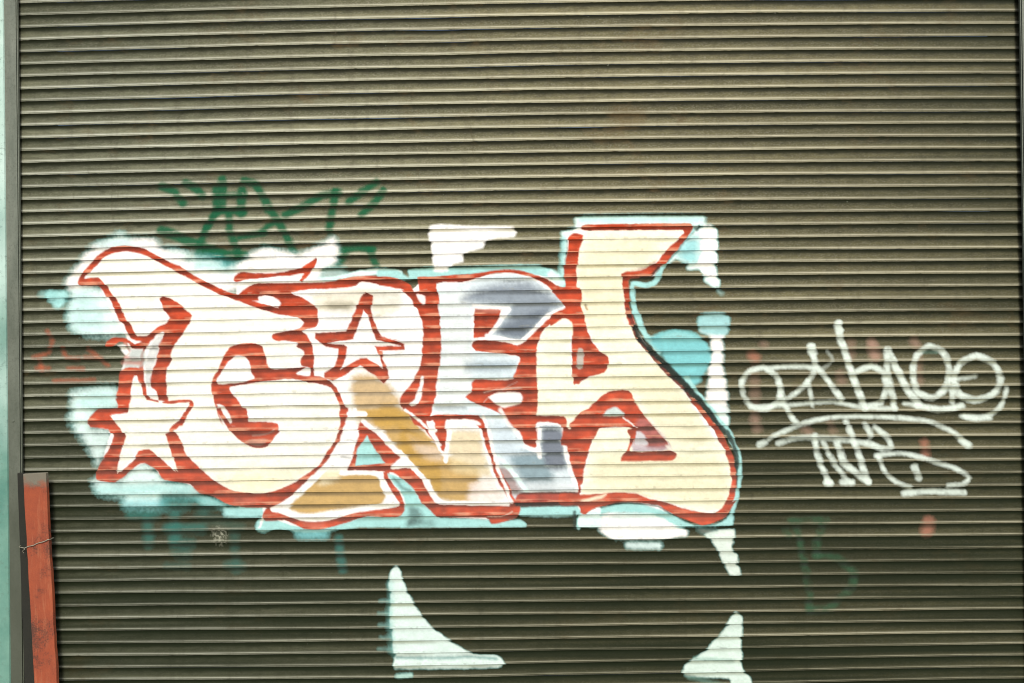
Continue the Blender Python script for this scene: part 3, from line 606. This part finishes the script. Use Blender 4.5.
# ------------------------------------------------------------------ shutter material
def shutter_material():
    s = NT('oxidised shutter steel with spray paint')
    at = s.n('ShaderNodeAttribute', attribute_name='t').outputs['Fac']
    cv = s.n('ShaderNodeAttribute', attribute_name='cov').outputs['Fac']
    pc = s.n('ShaderNodeAttribute', attribute_name='paint').outputs['Color']
    geo = s.n('ShaderNodeNewGeometry'); sep = s.n('ShaderNodeSeparateXYZ'); s.l(geo.outputs['Position'], sep.inputs[0])
    big = s.noise(.9, 3, .55, s.coord((1, 1, 1.3)))
    streak = s.noise(14, 6, .7, s.coord((.35, 1, 7)))
    fine = s.noise(260, 3, .7, s.coord((.5, 1, 1)))
    mid = s.noise(30, 5, .65, s.coord((.6, 1, 1.6)))
    xr = s.ramp(s.math('ADD', s.math('MULTIPLY_ADD', sep.outputs['X'], .27, .5), s.math('MULTIPLY_ADD', big, .5, -.25)), [(.05, 0.0), (.60, 1.0)])
    base = s.mix(xr, (.178, .186, .136), (.150, .138, .080))
    sl = s.noise(1.0, 2, .6, s.coord((.35, 1, 19.8)))
    base = s.mix(1.0, base, s.ramp(sl, [(.28, (.58, .60, .52)), (.72, (1.36, 1.34, 1.18))]), 'MULTIPLY')
    base = s.mix(s.math('MULTIPLY', s.ramp(mid, [(.45, 0.0), (.75, 1.0)]), .45), base, (.05, .047, .030))
    base = s.mix(s.math('MULTIPLY', s.ramp(fine, [(.47, 0.0), (.68, 1.0)]), .38), base, (.36, .34, .27))
    base = s.mix(s.math('MULTIPLY', s.ramp(streak, [(.48, 0.0), (.72, 1.0)]), .5), base, (.050, .045, .028))
    # paler rubbed lip, with its highlight painted into the metal colour
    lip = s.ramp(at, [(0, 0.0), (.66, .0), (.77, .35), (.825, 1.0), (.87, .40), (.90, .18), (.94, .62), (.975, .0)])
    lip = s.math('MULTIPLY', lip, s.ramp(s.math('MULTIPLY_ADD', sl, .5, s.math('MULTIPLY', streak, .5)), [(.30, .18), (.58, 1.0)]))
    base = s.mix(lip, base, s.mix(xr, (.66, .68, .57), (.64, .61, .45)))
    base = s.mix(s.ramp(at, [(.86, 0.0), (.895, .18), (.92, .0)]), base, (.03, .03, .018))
    # recess grime, darkened further to carry painted groove shade
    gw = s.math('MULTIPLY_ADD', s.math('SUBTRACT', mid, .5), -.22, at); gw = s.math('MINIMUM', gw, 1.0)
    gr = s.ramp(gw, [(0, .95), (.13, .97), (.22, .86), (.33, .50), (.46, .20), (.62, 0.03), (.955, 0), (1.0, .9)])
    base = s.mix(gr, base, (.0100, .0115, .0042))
    chip = s.noise(75, 2, .5, s.coord((.8, 1, 1)))
    base = s.mix(s.math('MULTIPLY', s.ramp(chip, [(.74, 0.0), (.79, 1.0)]), .4), base, (.40, .42, .32))
    scr = s.noise(9, 8, .75, s.coord((1, 1, .5)), 1.5)
    base = s.mix(s.math('MULTIPLY', s.ramp(scr, [(.60, 0.0), (.70, 1.0)]), .35), base, (.060, .045, .022))
    run = s.noise(6, 5, .65, s.coord((3.2, 1, .22)))
    base = s.mix(s.math('MULTIPLY', s.ramp(run, [(.52, 0.0), (.72, 1.0)]), .26), base, (.045, .040, .024))
    rust = s.noise(3.1, 7, .72, s.coord((1, 1, 1.6)))
    base = s.mix(s.math('MULTIPLY', s.ramp(rust, [(.56, 0.0), (.68, 1.0)]), .40), base, (.135, .085, .035))
    # street dirt (road splash) and painted light falloff: darker low, right and corners
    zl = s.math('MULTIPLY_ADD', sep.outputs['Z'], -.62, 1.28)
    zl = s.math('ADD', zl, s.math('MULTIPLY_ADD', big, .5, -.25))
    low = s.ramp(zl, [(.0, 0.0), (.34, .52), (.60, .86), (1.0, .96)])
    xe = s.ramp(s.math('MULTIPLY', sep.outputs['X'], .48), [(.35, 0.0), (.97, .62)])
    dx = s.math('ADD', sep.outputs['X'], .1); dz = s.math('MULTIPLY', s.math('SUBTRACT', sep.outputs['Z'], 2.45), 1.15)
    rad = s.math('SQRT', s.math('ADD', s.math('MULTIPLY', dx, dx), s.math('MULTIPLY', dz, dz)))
    rad = s.ramp(s.math('ADD', s.math('MULTIPLY', rad, .42), s.math('MULTIPLY_ADD', big, .2, -.1)), [(.30, 0.0), (.62, .26), (1.0, .60)])  # upper-centre glow and corner falloff painted into the metal
    dirt_and_falloff = s.math('MAXIMUM', s.math('MAXIMUM', low, xe), rad)
    dk = s.math('MULTIPLY', s.math('MULTIPLY', dirt_and_falloff, s.ramp(sl, [(.35, 1.0), (.68, .72)])), s.math('MULTIPLY_ADD', lip, -.42, 1.0))
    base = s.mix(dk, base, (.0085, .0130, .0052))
    paint = s.mix(s.math('MULTIPLY', dirt_and_falloff, .16), pc, (.16, .22, .20))
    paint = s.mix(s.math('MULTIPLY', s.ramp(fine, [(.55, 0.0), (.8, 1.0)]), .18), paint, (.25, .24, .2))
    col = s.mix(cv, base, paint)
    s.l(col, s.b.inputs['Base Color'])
    s.l(s.math('MULTIPLY_ADD', cv, .02, .62), s.b.inputs['Roughness'])
    s.b.inputs['Specular IOR Level'].default_value = .10
    hgt = s.math('ADD', s.math('MULTIPLY', fine, .9), s.math('MULTIPLY', streak, .6))
    s.bump(hgt, .35, .0012)
    return s.m
M_SH = shutter_material()

# ------------------------------------------------------------------ build the shutter
shutter = empty('roller_shutter', (0, 0, 0))
tag(shutter, 'brown grey steel roller shutter of narrow slats covered in large red outlined graffiti', 'roller shutter')
def finish(name, co, faces, ny, nz, attrs, parent):
    me = bpy.data.meshes.new(name)
    nV, nF = len(co), len(faces)
    me.vertices.add(nV); me.vertices.foreach_set('co', co.astype(np.float32).ravel())
    me.loops.add(nF*4); me.loops.foreach_set('vertex_index', faces.astype(np.int32).ravel())
    me.polygons.add(nF); me.polygons.foreach_set('loop_start', np.arange(0, nF*4, 4, dtype=np.int32))
    me.update(calc_edges=True); me.validate()
    me.polygons.foreach_set('use_smooth', [True]*len(me.polygons))
    for an, typ, data in attrs:
        at_ = me.attributes.new(an, typ, 'POINT')
        at_.data.foreach_set('color' if typ == 'FLOAT_COLOR' else 'value', data.astype(np.float32).ravel())
    nrm = np.zeros((nV, 3), np.float32); nrm[:, 1] = ny; nrm[:, 2] = nz
    me.normals_split_custom_set_from_vertices(nrm)
    me.materials.append(M_SH)
    o = bpy.data.objects.new(name, me); COL.objects.link(o); o.parent = parent
    return o
def grid_faces(S, T, X):
    base = np.arange(S*T*X).reshape(S, T, X)
    a = base[:, :-1, :-1]; b = base[:, 1:, :-1]; c = base[:, 1:, 1:]; d = base[:, :-1, 1:]
    return np.stack([a, b, c, d], -1).reshape(-1, 4)
xc = np.linspace(XS0, XS1, 420)
YY, ZZ, NY, NZ = [], [], [], []
for k in range(K0, K1):
    Y, Z, ny, nz = slat_rows(k, xc, 0.0)
    YY.append(Y); ZZ.append(Z); NY.append(np.repeat(ny[:, None], len(xc), 1)); NZ.append(np.repeat(nz[:, None], len(xc), 1))
YY = np.array(YY); ZZ = np.array(ZZ); NY = np.array(NY); NZ = np.array(NZ)
XX = np.broadcast_to(xc, YY.shape); T_ = np.broadcast_to(pt[None, :, None], YY.shape)
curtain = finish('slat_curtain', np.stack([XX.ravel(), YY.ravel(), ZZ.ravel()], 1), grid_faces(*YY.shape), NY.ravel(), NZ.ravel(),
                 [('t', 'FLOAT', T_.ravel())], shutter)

allf = grid_faces(len(ks), NP_, len(xcols))
fc = cov[allf].max(1) > .07
allf = allf[fc]
fo = own[allf]
bestf = fo[:, 0].copy()
for j in range(1, 4): bestf = np.where(bestf < 0, fo[:, j], bestf)
allco = np.stack([GX.ravel(), GY.ravel(), GZ.ravel()], 1)
nyf = np.repeat(np.repeat(np.array(grid['ny'])[:, :, None], len(xcols), 2).reshape(-1)[None], 1, 0)[0]
nzf = np.repeat(np.array(grid['nz'])[:, :, None], len(xcols), 2).reshape(-1)
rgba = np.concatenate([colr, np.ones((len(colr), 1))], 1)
def paint_part(name, key, parent, label):
    keys = [key] if isinstance(key, str) else key
    ids = [owners.index(k_) for k_ in keys if k_ in owners]
    f = allf[np.isin(bestf, ids)]
    if len(f) < 12: return None
    comps = [f]
    if name == 'spray_glow':
        cx = (PXf[f].mean(1)/3).astype(int); cy = (PYf[f].mean(1)/3).astype(int)
        cells = {}
        for c_ in set(zip(cx.tolist(), cy.tolist())): cells[c_] = -1
        nlab = 0; sizes = []
        for c0 in cells:
            if cells[c0] >= 0: continue
            stack = [c0]; cells[c0] = nlab; n_ = 0
            while stack:
                a_, b2 = stack.pop(); n_ += 1
                for dx_ in (-1, 0, 1):
                    for dy_ in (-1, 0, 1):
                        if dx_ and dy_: continue
                        q2 = (a_+dx_, b2+dy_)
                        if cells.get(q2, 0) == -1: cells[q2] = nlab; stack.append(q2)
            sizes.append(n_); nlab += 1
        labs = np.array([cells[c_] for c_ in zip(cx.tolist(), cy.tolist())])
        big_ = [i_ for i_ in range(nlab) if sizes[i_] >= 8]
        big_.sort(key=lambda i_: -sizes[i_])
        rest = ~np.isin(labs, big_[1:])
        comps = [f[rest]] + [f[labs == i_] for i_ in big_[1:]]
    for f in comps[1:]:
        u, inv = np.unique(f, return_inverse=True)
        o = finish(name, allco[u], inv.reshape(-1, 4), nyf[u], nzf[u],
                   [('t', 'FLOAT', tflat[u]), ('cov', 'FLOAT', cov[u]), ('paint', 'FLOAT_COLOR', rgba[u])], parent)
    f = comps[0]
    u, inv = np.unique(f, return_inverse=True)
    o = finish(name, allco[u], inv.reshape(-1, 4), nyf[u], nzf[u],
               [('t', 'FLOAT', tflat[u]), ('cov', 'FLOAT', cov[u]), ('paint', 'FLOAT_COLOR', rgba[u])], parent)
    if label: o['label'] = label
    return o
piece = paint_part('graffiti_lettering', 'outline', shutter, 'thick brick red spray outline of four large graffiti letters')
paint_part('spray_glow', 'halo', piece, 'pale cyan and white overspray around the red letters')
paint_part('spray_glow', 'halo_y', piece, 'thin cyan line down the right side of the letter Y')
paint_part('letter_fill', 'letter_g', piece, 'cream white fill of the big curling letter G')
paint_part('letter_fill', 'letter_r', piece, 'gold and white fill of the letter R')
paint_part('letter_fill', 'letter_e', piece, 'pale blue grey fill of the letter E')
paint_part('letter_fill', 'letter_y', piece, 'cream yellow fill of the tall letter Y')
paint_part('star', 'star_left', piece, 'cream five pointed star at the left foot of the letter G')
paint_part('star', 'star_right', piece, 'white five pointed star inside the letter R')
paint_part('spray_tag', 'green_tag', shutter, 'dark green sprayed tag above the red letters')
paint_part('spray_tag', 'teal_tag', shutter, 'faint teal sprayed tag below the left star')
paint_part('spray_tag', 'white_tag', shutter, 'thin white handwritten tag right of the letters')
paint_part('spray_tag', 'green_letter', shutter, 'faint dark green letter B low on the right')
paint_part('paint_scribble', 'red_scribble', shutter, 'faint rusty red scribble at the left edge')
paint_part('paint_speckle', 'speckle', shutter, 'small patch of pale paint flecks under the letter G')
for n_ in range(16): paint_part('paint_spot', 'pink_spot%d' % n_, shutter, 'faded pink spot of old spray paint near the white tag')
paint_part('paint_mark', 'teal_mark', shutter, 'short faint teal drip below the letter R')
paint_part('paint_patch', 'right_patch', shutter, 'white and aqua patches right of the letter Y')
paint_part('paint_patch', 'low_patch', shutter, 'white patch under the letter Y')
paint_part('paint_patch', 'top_patch', shutter, 'white patch above the letter E')
paint_part('paint_patch', 'triangle_left', shutter, 'white curved triangle low in the middle')
paint_part('paint_patch', 'triangle_right', shutter, 'white jagged triangle low on the right')
paint_part('paint_patch', 'blob', shutter, 'small light cyan blob at the left edge')

# ------------------------------------------------------------------ other materials
def rail_mat():
    s = NT('weathered grey green rail steel')
    v = s.coord((1, 1, .25)); a = s.noise(22, 6, .7, v); b = s.noise(120, 4, .7, s.coord()); c = s.noise(3, 3, .6, s.coord())
    col = s.mix(s.ramp(a, [(.3, 0.0), (.7, 1.0)]), (.180, .200, .162), (.100, .118, .092))
    col = s.mix(s.math('MULTIPLY', s.ramp(b, [(.5, 0.0), (.72, 1.0)]), .5), col, (.05, .055, .035))
    sep = s.n('ShaderNodeSeparateXYZ'); g_ = s.n('ShaderNodeNewGeometry'); s.l(g_.outputs['Position'], sep.inputs[0])
    low = s.ramp(s.math('MULTIPLY_ADD', sep.outputs['Z'], -.6, s.math('ADD', c, .85)), [(.05, 0.0), (.9, .82)])
    col = s.mix(low, col, (.045, .052, .034))
    s.l(col, s.b.inputs['Base Color']); s.b.inputs['Roughness'].default_value = .6
    s.bump(a, .3, .002); return s.m
def teal_mat():
    s = NT('mint painted masonry')
    a = s.noise(7, 7, .65, s.coord()); b = s.noise(60, 5, .7, s.coord()); c = s.noise(2.2, 3, .6, s.coord())
    sep = s.n('ShaderNodeSeparateXYZ'); g_ = s.n('ShaderNodeNewGeometry'); s.l(g_.outputs['Position'], sep.inputs[0])
    col = s.mix(s.ramp(a, [(.35, 0.0), (.7, 1.0)]), (.50, .66, .60), (.38, .55, .49))
    low = s.ramp(s.math('MULTIPLY_ADD', sep.outputs['Z'], -.42, s.math('ADD', c, .56)), [(.15, 0.0), (.55, 1.0)])
    col = s.mix(low, col, s.mix(s.ramp(a, [(.3, 0.0), (.7, 1.0)]), (.070, .200, .160), (.15, .30, .24)))
    col = s.mix(s.ramp(b, [(.55, 0.0), (.72, .6)]), col, (.09, .15, .12))
    s.l(col, s.b.inputs['Base Color']); s.b.inputs['Roughness'].default_value = .8
    s.bump(s.math('ADD', a, s.math('MULTIPLY', b, .4)), .5, .006); return s.m
def concrete_mat(name, c1, c2):
    s = NT(name)
    a = s.noise(5, 8, .68, s.coord()); b = s.noise(90, 4, .7, s.coord())
    col = s.mix(s.ramp(a, [(.3, 0.0), (.7, 1.0)]), c1, c2)
    col = s.mix(s.math('MULTIPLY', s.ramp(b, [(.5, 0.0), (.75, 1.0)]), .4), col, tuple(x*.4 for x in c1))
    s.l(col, s.b.inputs['Base Color']); s.b.inputs['Roughness'].default_value = .85
    s.bump(s.math('ADD', a, s.math('MULTIPLY', b, .4)), .5, .005); return s.m
def board_mat():
    s = NT('worn red painted timber')
    g_ = s.n('ShaderNodeTexCoord'); mp = s.n('ShaderNodeMapping'); mp.inputs['Scale'].default_value = (1, 1, .12)
    s.l(g_.outputs['Object'], mp.inputs['Vector'])
    a = s.noise(60, 7, .7, mp.outputs[0]); b = s.noise(9, 6, .7, g_.outputs['Object']); f = s.noise(160, 4, .7, g_.outputs['Object'])
    sep = s.n('ShaderNodeSeparateXYZ'); s.l(g_.outputs['Object'], sep.inputs[0])
    col = s.mix(s.ramp(b, [(.35, 0.0), (.68, 1.0)]), (.31, .064, .022), (.21, .042, .018))
    col = s.mix(s.math('MULTIPLY', s.ramp(a, [(.52, 0.0), (.66, 1.0)]), .55), col, (.36, .120, .055))
    col = s.mix(s.ramp(s.math('ADD', b, s.math('MULTIPLY', f, .5)), [(.80, 0.0), (.93, .80)]), col, (.060, .026, .016))
    top = s.math('ADD', sep.outputs['Z'], s.math('MULTIPLY', s.math('SUBTRACT', b, .5), .16))
    bare = s.ramp(s.math('MULTIPLY_ADD', top, 3.0, -3.26), [(.0, 0.0), (.12, 1.0)])
    col = s.mix(bare, col, (.155, .140, .105))
    s.l(col, s.b.inputs['Base Color']); s.b.inputs['Roughness'].default_value = .7
    s.bump(s.math('ADD', a, f), .4, .002); return s.m
M_RAIL = rail_mat(); M_TEAL = teal_mat(); M_BOARD = board_mat()
M_CONC = concrete_mat('grey render', (.30, .30, .27), (.20, .20, .18))
M_PAVE = concrete_mat('paving concrete', (.36, .35, .32), (.26, .255, .235))
M_ROAD = concrete_mat('asphalt', (.055, .055, .055), (.04, .04, .04))
M_DARK = concrete_mat('dark old timber', (.014, .014, .008), (.007, .008, .005))
sW = NT('galvanised wire'); sW.l(sW.ramp(sW.noise(400, 3, .6, sW.coord()), [(.3, (.42, .40, .32)), (.7, (.20, .18, .13))]), sW.b.inputs['Base Color'])
sW.b.inputs['Metallic'].default_value = .3; sW.b.inputs['Roughness'].default_value = .5; M_WIRE = sW.m

ZTOP = ztop(K0, np.array([0.0]))[0]
# guide rails: channel section, front flange in front of the slats
def channel(x_in, x_out, sgn):
    V, Fc = [], []
    box(V, Fc, min(x_in, x_out), max(x_in, x_out), -.036, -.031, 0.0, ZTOP)      # front flange
    lipx = x_in; box(V, Fc, min(lipx, lipx-sgn*.004), max(lipx, lipx-sgn*.004), -.031, -.020, 0.0, ZTOP)   # returned lip
    box(V, Fc, min(x_out, x_out-sgn*.005), max(x_out, x_out-sgn*.005), -.031, .03, 0.0, ZTOP)
    return V, Fc
XT = unproject(3.2, 50, -.036)[0]
V, Fc = channel(XC0, XT-.03, -1)
gl = link_mesh('guide_rail', V, Fc, M_RAIL, shutter, bevel=.0012)
V, Fc = channel(XC1, XC1+0.075, 1)
gr_ = link_mesh('guide_rail', V, Fc, M_RAIL, shutter, bevel=.0012)
for sx, x0 in ((-1, (XC0+XT)/2), (1, XC1+.037)):
    rail = gl if sx < 0 else gr_
    for z in (.45, 1.35, 2.25, 3.1):
        V, Fc = [], []
        n = 10
        for i in range(n): V.append((x0+.006*math.cos(6.283*i/n), -.0362, z+.006*math.sin(6.283*i/n)))
        for i in range(n): V.append((x0+.004*math.cos(6.283*i/n), -.0390, z+.004*math.sin(6.283*i/n)))
        Fc += [(i, (i+1) % n, n+(i+1) % n, n+i) for i in range(n)] + [tuple(range(n, 2*n))]
        if z in (2.25, .45, 3.1) and sx < 0: continue
        link_mesh('bolt_head', V, Fc, M_RAIL, rail)
# bottom bar
zb0 = ztop(K1, np.array([0.0]))[0]
V, Fc = [], []; box(V, Fc, XS0, XS1, -.016, .012, .02, zb0+.046)
link_mesh('bottom_bar', V, Fc, M_RAIL, shutter, bevel=.003)
V, Fc = [], []; box(V, Fc, XT-.02, XC1+.10, -.20, .10, ZTOP-.10, ZTOP+.34)
link_mesh('roller_housing', V, Fc, M_RAIL, shutter, bevel=.012)

# walls each side, one above
def wall(name, x0, x1, y0, y1, z0, z1, mat, lab):
    V, Fc = [], []; box(V, Fc, x0, x1, y0, y1, z0, z1)
    return tag(link_mesh(name, V, Fc, mat, bevel=.012), lab, 'wall', kind=None)
wall('masonry_pillar', XT-.75, unproject(3.4, 50, -.045)[0], -.045, .35, 0, ZTOP+.36, M_TEAL, 'mint green painted masonry pillar at the left edge of the shutter')
wall('masonry_wall', XC1+.078, XC1+1.6, -.05, .35, 0, ZTOP+.36, M_CONC, 'grey rendered wall beside the right guide rail of the shutter')
wall('lintel_wall', XT-.75, XC1+1.6, -.02, .37, ZTOP+.365, ZTOP+1.4, M_CONC, 'grey rendered wall over the shutter housing')

# ground
def sheet(name, x0, x1, y0, y1, z0, z1, mat):
    V, Fc = [], []; box(V, Fc, x0, x1, y0, y1, z0, z1)
    o = link_mesh(name, V, Fc, mat); o['kind'] = 'structure'; return o
sheet('pavement', -60, 60, -2.4, 1.0, -.20, 0, M_PAVE)
sheet('kerb', -60, 60, -2.55, -2.402, -.20, .002, M_CONC)
sheet('road', -200, 200, -200, -2.552, -.30, -.12, M_ROAD)

# ------------------------------------------------------------------ leaning red post at lower left
YB = -.075
xt0, zt0 = unproject(22.6, 473, YB); xt1, _ = unproject(48.2, 472, YB)
xb0, zb_ = unproject(34.0, 683, YB); xb1, _ = unproject(57.0, 683, YB)
slope = (xb0-xt0)/(zt0-zb_)
Lp = zt0; wd = (xt1-xt0-.012)
post = empty('leaning_post', (xt0+slope*zt0+.05, YB+.03, 0))
tag(post, 'worn red painted board on a dark timber leaning against the left rail, tied with wire', 'post')
def slanted(name, dx0, dx1, y0, y1, zlen, mat, nz_=26, jag=.0015, topcut=0):
    V, Fc = [], []
    rnd = random.Random(3)
    for i in range(nz_+1):
        f = i/nz_; z = f*zlen
        x0 = dx0 + slope*(zlen-z) + rnd.uniform(-jag, jag); x1 = dx1 + slope*(zlen-z) + rnd.uniform(-jag, jag)
        if dx0 == 0: x0 -= 0.003*(1-f)*0
        zz0 = z - (topcut if i == nz_ else 0)
        V += [(xt0+x0, y0, zz0), (xt0+x1, y0, z), (xt0+x1, y1, z), (xt0+x0, y1, zz0)]
    for i in range(nz_):
        a = 4*i
        for j in range(4): Fc.append((a+j, a+(j+1) % 4, a+4+(j+1) % 4, a+4+j))
    Fc += [(3, 2, 1, 0), (4*nz_, 4*nz_+1, 4*nz_+2, 4*nz_+3)]
    return link_mesh(name, V, Fc, mat, post, bevel=.0025)
slanted('board', 0, wd, YB, YB+.020, Lp, M_BOARD, topcut=.004)
# backing timber, a little wider at the left and darker, more upright than the board
V, Fc = [], []
bx0t = unproject(17.2, 474, YB+.022)[0]; bx0b = unproject(24.5, 683, YB+.022)[0]
zlow = unproject(24.5, 683, YB+.022)[1]
sl2 = (bx0b-bx0t)/(zt0-zlow)
for z in (0.0, zt0-.004):
    xx = bx0t+sl2*(zt0-z)
    V += [(xx, YB+.0215, z), (xx+.085, YB+.0215, z), (xx+.085, YB+.036, z), (xx, YB+.036, z)]
Fc = [(3,2,1,0),(4,5,6,7)]+[(j, (j+1) % 4, 4+(j+1) % 4, 4+j) for j in range(4)]
link_mesh('backing_timber', V, Fc, M_DARK, post, bevel=.002)
# wire loop
xw0, zw0 = unproject(17.6, 547.2, YB); xw1, zw1 = unproject(48.6, 539.6, YB)
def tube(name, pts, rad, mat, parent):
    V, Fc = [], []; n = 6
    pts = [Vector(p_) for p_ in pts]
    for i, p_ in enumerate(pts):
        tdir = (pts[min(i+1, len(pts)-1)]-pts[max(i-1, 0)]).normalized()
        a = tdir.cross(Vector((0, .3, 1))).normalized(); b = tdir.cross(a).normalized()
        for j in range(n):
            an = 6.283*j/n; V.append(tuple(p_+a*rad*math.cos(an)+b*rad*math.sin(an)))
    for i in range(len(pts)-1):
        for j in range(n): Fc.append((i*n+j, i*n+(j+1) % n, (i+1)*n+(j+1) % n, (i+1)*n+j))
    return link_mesh(name, V, Fc, mat, parent, smooth=True)
wp = []
xm = xw0+.030; zm = zw0-.003
wp += [(xw0, YB+.03, zw0+.001), (xw0-.001, YB+.012, zw0), (xw0+.006, YB+.003, zw0), (xm, YB-.004, zm), (xm+.006, YB-.006, zm+.002)]
for i in range(1, 9):
    f = i/8; wp.append((xm+.006+(xw1-xm-.006)*f, YB-.005+.001*math.sin(i*2), zm+.002+(zw1-zm-.002)*f+.0015*math.sin(i*1.7)))
wp += [(xw1+.004, YB+.004, zw1), (xw1+.004, YB+.030, zw1), (xw1-.03, YB+.038, zw1-.004)]
tube('wire_tie', wp, .0018, M_WIRE, post)
tube('wire_tie', [(xm+.002, YB-.006, zm+.001), (xm+.004, YB-.010, zm-.004), (xm-.004, YB-.012, zm-.010), (xm+.001, YB-.010, zm-.018)], .0013, M_WIRE, post)

# ------------------------------------------------------------------ light
world = bpy.data.worlds.new('World'); sc.world = world; world.use_nodes = True
wn = world.node_tree.nodes; wl = world.node_tree.links
sky = wn.new('ShaderNodeTexSky'); sky.sky_type = 'NISHITA'; sky.sun_disc = False
EL, AZ = R(39), R(12)      # azimuth: 0 = straight in front of the shutter, + to the right
sky.sun_elevation = EL; sky.sun_rotation = math.pi - AZ
sky.air_density = 1.0; sky.dust_density = 3.0
bg = wn['Background']; wl.new(sky.outputs[0], bg.inputs[0]); bg.inputs[1].default_value = .12
sd = bpy.data.lights.new('sun', 'SUN'); sd.energy = 3.35; sd.angle = R(14); sd.color = (1, .965, .88)
so = bpy.data.objects.new('sun', sd); COL.objects.link(so)
dirv = Vector((math.sin(AZ)*math.cos(EL), -math.cos(AZ)*math.cos(EL), math.sin(EL)))
so.rotation_euler = dirv.to_track_quat('Z', 'Y').to_euler(); so.location = dirv*20
try: sc.cycles.filter_width = 1.0
except Exception: pass
sc.view_settings.view_transform = 'Standard'; sc.view_settings.look = 'None'; sc.view_settings.exposure = 0
